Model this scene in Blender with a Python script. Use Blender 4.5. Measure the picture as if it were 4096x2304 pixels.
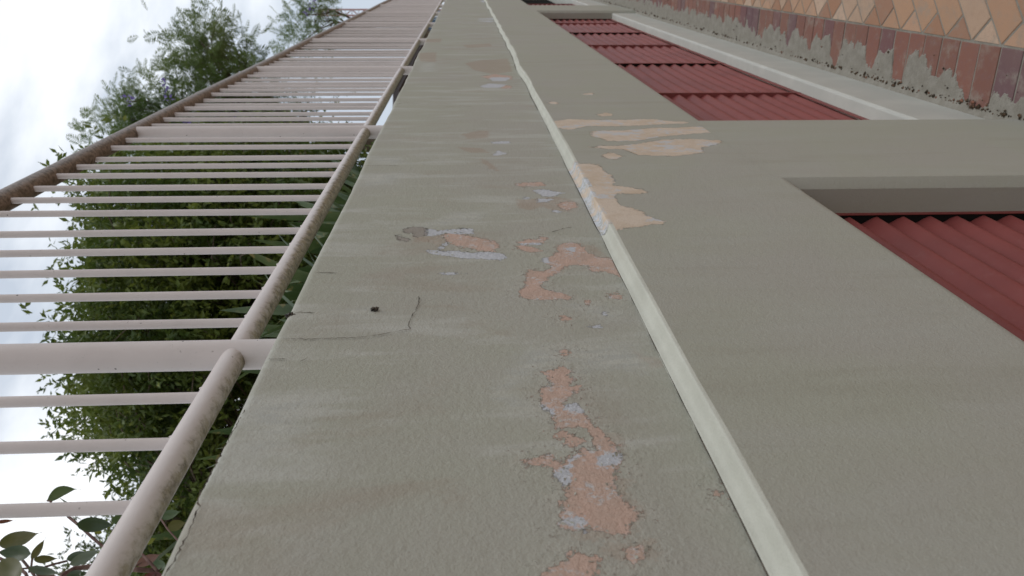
import bpy, bmesh, math, random
import numpy as np
from mathutils import Vector, Matrix, Euler
R = math.radians
rng = np.random.default_rng(7); random.seed(7)
scene = bpy.context.scene
COL = scene.collection
for o in list(bpy.data.objects): bpy.data.objects.remove(o)

# ------------------------------------------------------------------ camera
# the phone was held on its side: world "up" points to the left edge of the picture
F_PX, YAW, PIT, ROL = 3220.0, 0.38522, 0.05217, -0.01593
CAM = np.array([0.0, -0.5, 1.82])
def basis():
    w = np.array([math.cos(YAW)*math.cos(PIT), math.sin(YAW)*math.cos(PIT), -math.sin(PIT)])
    r = np.cross(w, [0, 0, 1]); r /= np.linalg.norm(r)
    u = np.cross(r, w)
    c, s = math.cos(ROL), math.sin(ROL)
    return c*r+s*u, -s*r+c*u, w
VR, VU, VW = basis()
cam_d = bpy.data.cameras.new('camera'); cam = bpy.data.objects.new('camera', cam_d); COL.objects.link(cam)
cam_d.sensor_width = 36.0; cam_d.lens = F_PX/4096*36; cam_d.clip_start = 0.02; cam_d.clip_end = 3000
M = Matrix.Identity(4)
for i in range(3):
    M[i][0] = -VU[i]; M[i][1] = VR[i]; M[i][2] = -VW[i]; M[i][3] = CAM[i]
cam.matrix_world = M
cam_d.dof.use_dof = True; cam_d.dof.focus_distance = 1.45; cam_d.dof.aperture_fstop = 9.0
scene.camera = cam
scene.render.resolution_x, scene.render.resolution_y = 1024, 576

# ------------------------------------------------------------------ light
SUN_EL, SUN_AZ = R(58), R(-48)        # azimuth measured from +X towards +Y
def nt(tree): return tree.nodes, tree.links
wd = bpy.data.worlds.new('World'); scene.world = wd; wd.use_nodes = True
N, L = nt(wd.node_tree); N.clear()
out = N.new('ShaderNodeOutputWorld'); bg = N.new('ShaderNodeBackground'); L.new(bg.outputs[0], out.inputs[0])
bg.inputs['Strength'].default_value = 0.1
sky = N.new('ShaderNodeTexSky'); sky.sky_type = 'NISHITA'; sky.sun_disc = False
sky.sun_elevation = SUN_EL; sky.sun_rotation = math.pi/2 - SUN_AZ
tc = N.new('ShaderNodeTexCoord'); mp = N.new('ShaderNodeMapping'); mp.inputs['Scale'].default_value = (1.0, 1.0, 1.7)
mp.inputs['Location'].default_value = (0.35, 1.1, 0.2)
L.new(tc.outputs['Generated'], mp.inputs[0])
nz = N.new('ShaderNodeTexNoise'); nz.inputs['Scale'].default_value = 2.0; nz.inputs['Detail'].default_value = 7; nz.inputs['Roughness'].default_value = .52
nz.inputs['Distortion'].default_value = .35
L.new(mp.outputs[0], nz.inputs['Vector'])
cr = N.new('ShaderNodeValToRGB'); L.new(nz.outputs['Fac'], cr.inputs[0])
e = cr.color_ramp.elements; e[0].position = .43; e[0].color = (6.3, 7.0, 8.0, 1); e[1].position = .60; e[1].color = (12.6, 12.8, 13.0, 1)
x = cr.color_ramp.elements.new(.52); x.color = (9.9, 10.4, 11.0, 1)
mx = N.new('ShaderNodeMix'); mx.data_type = 'RGBA'; mx.inputs[0].default_value = .9
L.new(sky.outputs[0], mx.inputs[6]); L.new(cr.outputs[0], mx.inputs[7]); L.new(mx.outputs[2], bg.inputs['Color'])
sd = bpy.data.lights.new('sun', 'SUN'); sd.energy = .9; sd.angle = R(40); sd.color = (1, .97, .93)
sun = bpy.data.objects.new('sun', sd); COL.objects.link(sun)
sdir = Vector((math.cos(SUN_EL)*math.cos(SUN_AZ), math.cos(SUN_EL)*math.sin(SUN_AZ), math.sin(SUN_EL)))
sun.rotation_euler = sdir.to_track_quat('Z', 'Y').to_euler()
scene.view_settings.view_transform = 'Standard'; scene.view_settings.look = 'None'
scene.view_settings.exposure = 0.0; scene.view_settings.gamma = 1

# ------------------------------------------------------------------ helpers
def ray(x, y): return VW + (2048-x)/F_PX*VU + (1152-y)/F_PX*VR
def on_y(x, y, Y):                 # photo point -> point on the vertical plane y = Y
    d = ray(x, y); t = (Y-CAM[1])/d[1]; return CAM + t*d
def at_dist(x, y, dist):
    d = ray(x, y); return CAM + d*(dist/math.hypot(d[0], d[1]))

def tag(o, label=None, cat=None, group=None, kind=None):
    if label: o['label'] = label
    if cat: o['category'] = cat
    if group: o['group'] = group
    if kind: o['kind'] = kind
    return o
def empty(name, loc=(0, 0, 0)):
    o = bpy.data.objects.new(name, None); o.location = loc; COL.objects.link(o); o.empty_display_size = .1; return o
def put(name, me, mat=None, parent=None, smooth=False):
    if mat and not me.materials: me.materials.append(mat)
    if smooth: me.polygons.foreach_set('use_smooth', [True]*len(me.polygons))
    o = bpy.data.objects.new(name, me); COL.objects.link(o)
    if parent:
        o.parent = parent
        o.matrix_parent_inverse = Matrix.Translation(parent.location).inverted() if parent.type == 'EMPTY' else parent.matrix_world.inverted()
    return o
def mesh(name, v, f):
    me = bpy.data.meshes.new(name); me.from_pydata([tuple(map(float, p)) for p in v], [], f); me.update(); return me
class MB:
    def __init__(s): s.v = []; s.f = []
    def add(s, v, f):
        b = len(s.v); s.v += [tuple(p) for p in v]; s.f += [tuple(i+b for i in q) for q in f]; return s
    def box(s, a, b):
        x0, y0, z0 = a; x1, y1, z1 = b
        v = [(x0,y0,z0),(x1,y0,z0),(x1,y1,z0),(x0,y1,z0),(x0,y0,z1),(x1,y0,z1),(x1,y1,z1),(x0,y1,z1)]
        return s.add(v, [(0,3,2,1),(4,5,6,7),(0,1,5,4),(1,2,6,5),(2,3,7,6),(3,0,4,7)])
    def tube(s, pts, rad, n=10, caps=True):
        pts = [Vector(p) for p in pts]; m = len(pts)
        rad = rad if hasattr(rad, '__len__') else [rad]*m
        up = None; vs = []
        for i, p in enumerate(pts):
            t = (pts[min(i+1, m-1)]-pts[max(i-1, 0)]).normalized()
            if up is None: up = t.orthogonal().normalized()
            up = (up - t*up.dot(t)).normalized(); b = t.cross(up)
            for k in range(n):
                a = 2*math.pi*k/n; vs.append(p + (up*math.cos(a)+b*math.sin(a))*rad[i])
        fs = [(i*n+k, i*n+(k+1) % n, (i+1)*n+(k+1) % n, (i+1)*n+k) for i in range(m-1) for k in range(n)]
        if caps: fs += [tuple(range(n-1, -1, -1)), tuple((m-1)*n+k for k in range(n))]
        return s.add(vs, fs)
    def prism(s, prof, axis0, axis1):           # prof: (y,z) closed polygon, swept along X
        n = len(prof); v = [(axis0, p[0], p[1]) for p in prof]+[(axis1, p[0], p[1]) for p in prof]
        return s.add(v, [tuple(range(n)), tuple(range(2*n-1, n-1, -1))]+[(i, i+n, (i+1) % n+n, (i+1) % n) for i in range(n)])
    def build(s, name, mat, parent=None, smooth=False, fix=True):
        me = mesh(name, s.v, s.f)
        if fix:
            bm = bmesh.new(); bm.from_mesh(me); bmesh.ops.recalc_face_normals(bm, faces=bm.faces); bm.to_mesh(me); bm.free()
        return put(name, me, mat, parent, smooth)
def soft(o, ang=40):
    """smooth shading with sharp edges kept"""
    me = o.data; me.polygons.foreach_set('use_smooth', [True]*len(me.polygons))
    bm = bmesh.new(); bm.from_mesh(me)
    for ed in bm.edges:
        ed.smooth = not (len(ed.link_faces) == 2 and ed.calc_face_angle(0) > R(ang))
    bm.to_mesh(me); bm.free(); return o

# ------------------------------------------------------------------ materials
class G:                                            # tiny node-graph writer
    def __init__(s, name):
        s.m = bpy.data.materials.new(name); s.m.use_nodes = True; s.t = s.m.node_tree; s.N = s.t.nodes; s.L = s.t.links; s.N.clear()
        s.o = s.N.new('ShaderNodeOutputMaterial'); s.b = s.N.new('ShaderNodeBsdfPrincipled'); s.L.new(s.b.outputs[0], s.o.inputs[0])
        s.geo = s.N.new('ShaderNodeNewGeometry'); s.pos = s.geo.outputs['Position']
    def val(s, sock, v):
        if isinstance(v, bpy.types.NodeSocket): s.L.new(v, sock)
        elif isinstance(v, (tuple, list)) and len(v) == 3 and sock.type == 'RGBA': sock.default_value = (*v, 1)
        else: sock.default_value = v
    def math(s, op, a, b=0.0, clamp=False):
        n = s.N.new('ShaderNodeMath'); n.operation = op; n.use_clamp = clamp; s.val(n.inputs[0], a); s.val(n.inputs[1], b); return n.outputs[0]
    def mix(s, f, a, b, mode='MIX'):
        n = s.N.new('ShaderNodeMix'); n.data_type = 'RGBA'; n.blend_type = mode; s.val(n.inputs[0], f); s.val(n.inputs[6], a); s.val(n.inputs[7], b); return n.outputs[2]
    def scale(s, vec, sc):
        n = s.N.new('ShaderNodeMapping'); s.L.new(vec, n.inputs[0]); n.inputs['Scale'].default_value = sc; return n.outputs[0]
    def noise(s, sc, det=4, rough=.55, vec=None, dist=0.0):
        n = s.N.new('ShaderNodeTexNoise'); n.inputs['Scale'].default_value = sc; n.inputs['Detail'].default_value = det
        n.inputs['Roughness'].default_value = rough; n.inputs['Distortion'].default_value = dist; s.L.new(vec or s.pos, n.inputs['Vector']); return n.outputs['Fac']
    def voro(s, sc, vec=None, rnd=1.0):
        n = s.N.new('ShaderNodeTexVoronoi'); n.inputs['Scale'].default_value = sc; n.inputs['Randomness'].default_value = rnd; s.L.new(vec or s.pos, n.inputs['Vector']); return n
    def step(s, v, lo, hi, a=0.0, b=1.0):
        n = s.N.new('ShaderNodeMapRange'); n.interpolation_type = 'SMOOTHSTEP'; s.val(n.inputs[0], v)
        n.inputs[1].default_value = lo; n.inputs[2].default_value = hi; n.inputs[3].default_value = a; n.inputs[4].default_value = b; return n.outputs[0]
    def attr(s, name):
        n = s.N.new('ShaderNodeAttribute'); n.attribute_name = name; return n.outputs['Fac']
    def rnd(s): return s.N.new('ShaderNodeObjectInfo').outputs['Random']
    def ramp(s, f, stops, interp='LINEAR'):
        n = s.N.new('ShaderNodeValToRGB'); n.color_ramp.interpolation = interp; s.L.new(f, n.inputs[0]); e = n.color_ramp.elements
        e[0].position, e[0].color = stops[0][0], (*stops[0][1], 1); e[1].position, e[1].color = stops[-1][0], (*stops[-1][1], 1)
        for p, c in stops[1:-1]: q = e.new(p); q.color = (*c, 1)
        return n.outputs[0]
    def sep(s): n = s.N.new('ShaderNodeSeparateXYZ'); s.L.new(s.pos, n.inputs[0]); return n.outputs
    def bump(s, h, dist, strength=1.0, prev=None):
        n = s.N.new('ShaderNodeBump'); n.inputs['Distance'].default_value = dist; n.inputs['Strength'].default_value = strength; s.L.new(h, n.inputs['Height'])
        if prev: s.L.new(prev, n.inputs['Normal'])
        return n.outputs[0]
    def fin(s, color, rough=.7, normal=None, spec=.3, metal=0.0):
        s.val(s.b.inputs['Base Color'], color); s.val(s.b.inputs['Roughness'], rough); s.b.inputs['Specular IOR Level'].default_value = spec
        s.b.inputs['Metallic'].default_value = metal
        if normal: s.L.new(normal, s.b.inputs['Normal'])
        return s.m
    def leaf(s, color, trans=.35, rough=.5, spec=.3, normal=None):
        s.fin(color, rough, normal, spec)
        t = s.N.new('ShaderNodeBsdfTranslucent'); s.val(t.inputs[0], color); m = s.N.new('ShaderNodeMixShader'); m.inputs[0].default_value = trans
        s.L.new(s.b.outputs[0], m.inputs[1]); s.L.new(t.outputs[0], m.inputs[2]); s.L.new(m.outputs[0], s.o.inputs[0]); return s.m

WALL = (.325, .322, .260)
def wall_material(name, kind):
    g = G(name)
    streak = g.scale(g.pos, (7, 7, 1.6)); fine = g.noise(300, 4, .65)
    big = g.noise(2.2, 5, .6); strk = g.noise(1.6, 5, .62, streak, .4)
    c = g.mix(g.step(big, .35, .68), WALL, (WALL[0]*1.02, WALL[1]*.985, WALL[2]*1.05))
    if kind == 'upper':
        c = g.mix(g.math('MULTIPLY', g.step(strk, .50, .66), .8), c, (.40, .395, .35))       # chalky repaint smears
        br = g.noise(1.3, 6, .65, g.scale(g.pos, (5, 5, 2.2)), .6)
        c = g.mix(g.math('MULTIPLY', g.step(br, .55, .70), .5), c, (.295, .255, .20))            # tea-coloured stains
        c = g.mix(g.math('MULTIPLY', g.step(g.noise(4.5, 5, .7), .55, .8), .4), c, (.262, .258, .195))
    else:
        c = g.mix(g.math('MULTIPLY', g.step(strk, .46, .70), .5), c, (.345, .34, .295))
        c = g.mix(g.math('MULTIPLY', g.step(g.noise(1.1, 6, .65, g.scale(g.pos, (9, 9, 1.1)), .3), .52, .72), .35), c, (.26, .245, .19))
    c = g.mix(g.math('MULTIPLY', g.step(g.noise(900, 2), .45, .7), .12), c, (.19, .18, .145))
    height = g.math('MULTIPLY', fine, .55)
    lump = g.noise(95, 4, .65); height = g.math('ADD', height, g.math('MULTIPLY', lump, 1.2 if kind == 'upper' else .7))
    if kind == 'ledge':
        c = g.mix(g.step(g.noise(9, 5, .6), .35, .7), (.44, .435, .37), (.50, .495, .425))
    if kind in ('upper', 'lintel', 'ledge'):
        n1 = g.math('SUBTRACT', g.noise(38, 8, .68), .5); n2 = g.math('SUBTRACT', g.noise(160, 6, .7), .5)
        wob = g.math('ADD', g.math('MULTIPLY', n1, .034), g.math('MULTIPLY', n2, .030))
        def mask(a, soft=.0008, w=1.0): return g.step(g.math('ADD', g.math('ADD', g.attr(a), .0025), g.math('MULTIPLY', wob, w)), -soft, soft)
        if kind == 'upper':
            st = mask('stain', .006, 1.2); c = g.mix(g.math('MULTIPLY', st, .5), c, (.30, .222, .165))
            pal = mask('pale', .03, 2.0); c = g.mix(g.math('MULTIPLY', pal, .85), c, g.mix(g.step(g.noise(8, 5, .6, streak), .4, .6), (.40, .395, .345), (.345, .345, .31)))
            halo = g.step(g.math('ADD', g.attr('salmon'), g.math('MULTIPLY', n1, .16)), -.035, .01); c = g.mix(g.math('MULTIPLY', halo, .45), c, (.385, .365, .31))
            sa = mask('salmon')
            sp_ = g.math('MULTIPLY', g.step(g.math('ADD', g.attr('salmon'), g.math('MULTIPLY', n1, .1)), -.03, -.008), g.step(g.noise(120, 6, .75), .60, .63)); sa = g.math('MAXIMUM', sa, sp_); fl = g.step(g.noise(150, 6, .75, g.scale(g.pos, (1, 1, .7))), .51, .56)
            sc = g.mix(g.step(g.noise(30, 5, .6), .35, .7), (.465, .325, .258), (.40, .295, .235))
            sc = g.mix(g.math('MULTIPLY', fl, g.step(g.noise(26, 3), .48, .62)), sc, (.45, .44, .43))
            c = g.mix(sa, c, sc)
            wh = mask('white', .0008, .8); c = g.mix(wh, c, g.mix(g.step(g.noise(140, 5, .7), .4, .65), (.40, .41, .43), (.48, .485, .50)))
            rim = g.math('MULTIPLY', g.step(g.math('ADD', g.attr('salmon'), wob), -.007, -.001), g.math('SUBTRACT', 1.0, sa))
            c = g.mix(g.math('MULTIPLY', rim, g.math('MULTIPLY', g.step(g.noise(55, 3), .56, .64), .2)), c, (.22, .205, .16))
            dk = mask('dark', .0015, .8); c = g.mix(g.math('MULTIPLY', dk, .8), c, (.24, .21, .18))
            lost = g.math('MAXIMUM', sa, wh); height = g.math('SUBTRACT', height, g.math('MULTIPLY', lost, 1.3))
            height = g.math('SUBTRACT', height, g.math('MULTIPLY', dk, 3.0))
            # blistered paint along the eaten edges
            bl = g.math('MULTIPLY', g.step(g.attr('salmon'), -.06, 0), g.noise(120, 4, .7)); height = g.math('ADD', height, g.math('MULTIPLY', bl, 1.6))
        else:
            ta = mask('tan', .0012, 1.15)
            tcol = g.mix(g.step(g.noise(16, 6, .65), .38, .66), (.55, .46, .37), (.49, .39, .29))
            tcol = g.mix(g.math('MULTIPLY', g.step(g.noise(260, 4, .65), .52, .66), .4), tcol, (.36, .29, .22))
            tcol = g.mix(g.step(g.noise(20, 7, .72, g.scale(g.pos, (1, 1, .7))), .55, .60), tcol, (.47, .465, .46))
            if kind == 'ledge': tcol = g.mix(g.step(g.noise(15, 5, .65), .46, .56), tcol, g.mix(g.step(g.noise(90, 5, .7), .45, .6), (.47, .48, .50), (.34, .335, .30)))
            c = g.mix(ta, c, tcol); height = g.math('SUBTRACT', height, g.math('MULTIPLY', ta, 2.2))
    return g.fin(c, .78, g.bump(height, .0017, .9), .3)
M_UP = wall_material('wall_upper_paint', 'upper'); M_LIN = wall_material('wall_lower_paint', 'lintel')
M_PL = wall_material('wall_plain_paint', 'plain'); M_LED = wall_material('ledge_paint', 'ledge')
g = G('sill_paint')
M_SILL = g.fin(g.mix(g.step(g.noise(6, 5), .4, .7), (.43, .43, .385), (.48, .475, .425)), .55, g.bump(g.noise(160, 4), .0006), .35)

def rail_material(name, grime, base=(.55, .49, .462)):
    g = G(name); z = g.sep()
    c = g.mix(g.step(g.noise(14, 4), .4, .7), base, (base[0]*.95, base[1]*.95, base[2]*.95))
    sp = g.step(g.noise(150, 3, .6), .66, .74); c = g.mix(g.math('MULTIPLY', sp, g.step(g.noise(9, 3), .45, .65)), c, (.25, .22, .19))
    v = g.voro(38); dot = g.math('LESS_THAN', v.outputs['Distance'], .07)
    sepc = g.N.new('ShaderNodeSeparateColor'); g.L.new(v.outputs['Color'], sepc.inputs[0])
    dot = g.math('MULTIPLY', dot, g.math('GREATER_THAN', sepc.outputs[0], .9)); c = g.mix(dot, c, (.09, .075, .06))
    if grime:
        zc, half, thr, col, amt, soft_ = grime                # dirt and lichen on the lower flank of the tube, with its own ragged outline
        t = g.math('DIVIDE', g.math('SUBTRACT', zc, z[2]), half)
        t = g.math('ADD', t, g.math('MULTIPLY', g.math('SUBTRACT', g.noise(48, 8, .74), .5), 1.9))
        xx = g.step(z[0], .75, 2.4, -.2 if amt < .5 else 0, .62); t = g.math('ADD', t, xx)
        k = g.step(t, thr, thr+soft_); d = g.mix(g.step(g.noise(70, 6, .7), .42, .62), col, (col[0]*.40, col[1]*.38, col[2]*.30))
        c = g.mix(g.math('MULTIPLY', k, g.step(g.noise(120, 5, .7), .22, .5, amt, 1)), c, d)
    return g.fin(c, .42, g.bump(g.noise(60, 4), .0005), .4)

g = G('red_sheet'); c = g.mix(g.step(g.noise(3, 5), .4, .7), (.215, .052, .046), (.172, .042, .038))
c = g.mix(g.math('MULTIPLY', g.step(g.noise(40, 6, .7), .5, .75), .4), c, (.22, .085, .075))
M_RED = g.fin(c, .5, g.bump(g.noise(20, 3), .0006), .22)
M_DARK = G('dark_cavity').fin((.012, .011, .010), .95, None, .05)  # near-black colour in place of shade inside the hollows of the openings

def brick_material(name, stops, scar=None):
    g = G(name); c = g.ramp(g.rnd(), stops, 'CONSTANT')
    c = g.mix(g.math('MULTIPLY', g.step(g.noise(34, 6, .7), .45, .75), .45), c, (.34, .22, .15) if not scar else scar)
    c = g.mix(g.math('MULTIPLY', g.step(g.noise(330, 3, .6), .58, .70), .5), c, (.16, .085, .06))
    c = g.mix(g.math('MULTIPLY', g.step(g.noise(11, 6, .7), .5, .70), .6), c, (.27, .245, .205))
    c = g.mix(g.math('MULTIPLY', g.step(g.noise(2.2, 5, .6), .4, .7), .2), c, (.27, .18, .125))
    return g.fin(c, .85, g.bump(g.noise(300, 4, .7), .0012), .2)
M_PAV = brick_material('paver_clay', [(0, (.44, .275, .18)), (.2, (.40, .24, .15)), (.38, (.48, .345, .25)), (.52, (.33, .18, .11)), (.66, (.41, .25, .155)), (.8, (.31, .175, .115)), (.88, (.43, .30, .21)), (1, (.4, .2, .11))])
M_SOL = brick_material('soldier_clay', [(0, (.195, .092, .07)), (.25, (.165, .085, .082)), (.45, (.205, .10, .075)), (.6, (.145, .085, .088)), (.8, (.22, .10, .075)), (1, (.18, .08, .07))], (.17, .11, .12))
g = G('mortar'); c = g.mix(g.step(g.noise(18, 6, .65), .38, .66), (.225, .207, .172), (.27, .252, .215))
c = g.mix(g.math('MULTIPLY', g.step(g.noise(120, 5, .7), .58, .70), .7), c, (.12, .105, .085))
M_MOR = g.fin(c, .95, g.bump(g.noise(160, 6, .7), .003), .1)
g = G('debris'); M_DEB = g.fin(g.ramp(g.noise(60, 3), [(.35, (.035, .028, .02)), (.55, (.10, .07, .045)), (.7, (.26, .12, .08))]), .95, None, .1)
g = G('ground_soil'); M_SOIL = g.fin(g.mix(g.noise(3, 6), (.10, .075, .05), (.17, .13, .09)), .95, g.bump(g.noise(30, 5), .01), .1)
g = G('bark'); M_BARK = g.fin(g.mix(g.step(g.noise(25, 6, .7, g.scale(g.pos, (1, 1, .25))), .35, .65), (.09, .065, .045), (.20, .165, .125)), .9, g.bump(g.noise(60, 5), .004), .1)
g = G('twig_bark'); M_TWIG = g.fin(g.mix(g.step(g.noise(80, 4), .4, .65), (.10, .05, .04), (.17, .10, .08)), .7, None, .3)
def leaf_mat(name, a, b, c3=None, sc=3.0, trans=.35, rough=.45, spec=.35):
    g = G(name); c = g.mix(g.step(g.noise(sc, 4, .6), .36, .66), a, b)
    if c3: c = g.mix(g.step(g.noise(sc*7, 3), .58, .70), c, c3)
    return g.leaf(c, trans, rough, spec)
M_LF1 = leaf_mat('leaf_dense', (.060, .100, .020), (.145, .185, .032), (.23, .26, .05), 2.4, .38)
M_LF2 = leaf_mat('leaf_feathery', (.085, .135, .040), (.15, .20, .060), None, 1.8, .45)
M_LF3 = leaf_mat('leaf_far', (.08, .115, .05), (.15, .17, .075), (.22, .17, .10), 1.2)
M_FLW = leaf_mat('flower_purple', (.16, .12, .36), (.24, .18, .48), None, 5)
M_STRAP = leaf_mat('leaf_strap', (.045, .078, .024), (.10, .14, .05), (.20, .17, .06), 5, .3, .35, .5)
M_DRY = leaf_mat('leaf_dry', (.22, .11, .06), (.30, .17, .10), None, 6, .2)

# ------------------------------------------------------------------ ground
g = G('far_ground'); M_GR = g.fin(g.mix(g.noise(2, 6), (.30, .21, .15), (.36, .26, .19)), .9, None, .1)
gr = put('ground', mesh('ground', [(-600, -600, -.06), (900, -600, -.06), (900, 600, -.06), (-600, 600, -.06)], [(0, 1, 2, 3)]), M_GR)
tag(gr, kind='structure')
gb = MB().box((-8, .30, 1.0), (400, 260, 1.93)).build('garden_bed', M_SOIL); tag(gb, kind='structure')

# pavement: joint bed, herringbone pavers, soldier course, mortar
pv = put('pavement', mesh('pavement', [(-3, -5, -.0032), (16, -5, -.0032), (16, .12, -.0032), (-3, .12, -.0032)], [(0, 1, 2, 3)]), M_MOR)
tag(pv, kind='structure')
W = .121; JT = .0042; BORD = -.243
A_ = np.array([1, -1])/math.sqrt(2); B_ = np.array([1, 1])/math.sqrt(2)
O0 = np.array([2.759, BORD]) - W*B_
def clip(poly, yb):
    res = []
    for i in range(len(poly)):
        p, q = poly[i], poly[(i+1) % len(poly)]
        if p[1] <= yb: res.append(p)
        if (p[1] <= yb) != (q[1] <= yb):
            t = (yb-p[1])/(q[1]-p[1]); res.append(p+(q-p)*t)
    return res
def slab(mb, poly, z1, th=.03, ch=.003):
    n = len(poly); c = sum(poly)/n; sh = [c+(p-c)*(1-ch/max(np.linalg.norm(p-c), .02)) for p in poly]
    v = [(p[0], p[1], z1-th) for p in poly]+[(p[0], p[1], z1-ch*.8) for p in poly]+[(p[0], p[1], z1) for p in sh]
    f = [tuple(2*n+i for i in range(n))]
    for l in (0, 1): f += [(l*n+i, l*n+(i+1) % n, (l+1)*n+(i+1) % n, (l+1)*n+i) for i in range(n)]
    mb.add(v, f)
rest = MB(); cand = []
for a in range(-60, 130):
    for b in range(-40, 40):
        for hv in (0, 1):
            i, j = a+2*b, a-2*b
            if hv == 0: r0 = (i, j, i+2, j+1)
            else: r0 = (i+2, j-1, i+3, j+1)
            e_ = JT/W
            q = [(r0[0]+e_, r0[1]+e_), (r0[2]-e_, r0[1]+e_), (r0[2]-e_, r0[3]-e_), (r0[0]+e_, r0[3]-e_)]
            P = [O0 + W*(u*A_+v*B_) for u, v in q]; ctr = sum(P)/4
            if ctr[0] < -1.5 or ctr[0] > 14 or ctr[1] < -2.6: continue
            P = clip(P, BORD-.004)
            if len(P) < 3: continue
            ar = abs(sum(P[k][0]*P[(k+1) % len(P)][1]-P[(k+1) % len(P)][0]*P[k][1] for k in range(len(P))))/2
            if ar < .0006: continue
            cand.append((sum(P)/len(P), P))
def shown(c):                      # large in the photograph first
    d = np.array([c[0], c[1], 0])-CAM; return np.linalg.norm(d) + (6 if c[1] < -.62 or c[0] < 1.6 else 0)
cand.sort(key=lambda t: shown(t[0]))
full_me = None
for k, (c, P) in enumerate(cand):
    dz = rng.normal(0, .0010)
    if k < 290:
        mb = MB(); slab(mb, [p-c for p in P], 0)
        o = mb.build('paver', M_PAV); o.location = (c[0], c[1], dz); o.parent = pv
    else: slab(rest, P, dz)
tag(rest.build('paver_field', M_PAV, pv), kind='stuff')
sm = MB(); slab(sm, [np.array(p) for p in ((-.0565, -.1165), (.0565, -.1165), (.0565, .1165), (-.0565, .1165))], 0); sme = None
for k in range(-14, 84):
    if sme is None:
        o = sm.build('soldier_brick', M_SOL); sme = o.data
    else: o = put('soldier_brick', sme)
    o.location = (2.7531-.0607+k*.1213, BORD+.1205, rng.normal(-.0005, .0008)); o.parent = pv

# ragged skim of mortar that covers the wall side of the soldier bricks (a real raised skin)
edge_pts = [(2.60,.12),(2.66,.085),(2.70,.075),(2.74,.10),(2.752,.03),(2.80,.012),(2.85,.012),(2.88,.015),(2.92,.06),(2.96,.075),(2.99,.12),(3.02,.115),(3.06,.125),(3.10,.10),
            (3.13,.11),(3.17,.118),(3.22,.155),(3.28,.165),(3.34,.16),(3.36,.03),(3.42,.03),(3.45,.06),(3.47,.15),(3.55,.14),(3.60,.16),(3.63,.07),(3.69,.08),(3.72,.17),(3.82,.15),(3.90,.12),(3.95,.165),(4.02,.05),(4.08,.06),(4.12,.15),(4.28,.16),(4.34,.07),(4.42,.12),(4.6,.16),(4.66,.06),(4.74,.14),(5.0,.15),(5.1,.09),(5.5,.15),(6,.14),(12.5,.14)]
ex = np.array([p[0] for p in edge_pts]); ey = np.array([p[1] for p in edge_pts])
nx, ny = 1500, 34
X = np.concatenate([np.linspace(-1, 2.4, 120), np.geomspace(2.4, 12.4, nx-120)]); Y = np.linspace(-.236, .04, ny)
XX, YY = np.meshgrid(X, Y, indexing='ij')
def vnoise(x, y, seed, sc):
    r = np.random.default_rng(seed); n = 256; tab = r.random((n, n))
    xs, ys = x*sc, y*sc; xi, yi = np.floor(xs).astype(int), np.floor(ys).astype(int); fx, fy = xs-xi, ys-yi
    fx = fx*fx*(3-2*fx); fy = fy*fy*(3-2*fy); t = lambda a, b: tab[a % n, b % n]
    return (t(xi, yi)*(1-fx)+t(xi+1, yi)*fx)*(1-fy)+(t(xi, yi+1)*(1-fx)+t(xi+1, yi+1)*fx)*fy
def fbm(x, y, seed, sc, o=4):
    s = 0; a = .5
    for k in range(o): s = s+a*vnoise(x, y, seed+k, sc*2**k); a *= .5
    return s
bnd = np.interp(XX, ex, ey) + (fbm(XX, YY*.4, 3, 18)-.47)*.13 + (fbm(XX, YY, 9, 70, 3)-.44)*.03
cov = (bnd-(-YY))                        # >0: covered
H = np.where(cov > 0, .0015+np.minimum(cov, .03)*.06, np.maximum(cov, -.02)*.6-.001) + (fbm(XX, YY, 21, 110, 3)-.45)*.002*(cov > 0) + np.clip(YY+.03, 0, .05)*.35
v = np.stack([XX, YY, H], -1).reshape(-1, 3)
f = [(i*ny+j, (i+1)*ny+j, (i+1)*ny+j+1, i*ny+j+1) for i in range(len(X)-1) for j in range(ny-1)]
put('mortar_skim', mesh('mortar_skim', v, f), M_MOR, pv)
# dark crumbs and dead leaves swept against the foot of the wall
db = MB()
for k in range(520):
    x = 2.4+9*rng.random()**1.6; s_ = (.0028+.006*rng.random()**2); y = -.020-abs(rng.normal(0, .010))
    if rng.random() < .12: y = -.03-.17*rng.random(); s_ *= .7
    p = np.array([x, y, .006]); ic = [(1,0,0),(-1,0,0),(0,1,0),(0,-1,0),(0,0,1),(0,0,-1)]
    vv = [p+np.array(q)*s_*(.6+.8*rng.random(3)) for q in ic]
    db.add(vv, [(0,2,4),(2,1,4),(1,3,4),(3,0,4),(2,0,5),(1,2,5),(3,1,5),(0,3,5)])
tag(db.build('crumbs', M_DEB), 'dark crumbs and leaf litter along the foot of the wall', 'debris', kind='stuff')

# ------------------------------------------------------------------ the wall
ZT, ZL, YL = 2.101, 1.561, -.026          # top, ledge, face of the lower wall
ZLIN, YR, ZS = 1.0616, .060, .262         # lintel underside, recess plane, sill
wall = empty('rendered_wall', (2, .1, 0))
tag(wall, 'olive grey painted wall with peeling render band and chamfered piers', 'wall')
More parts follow.
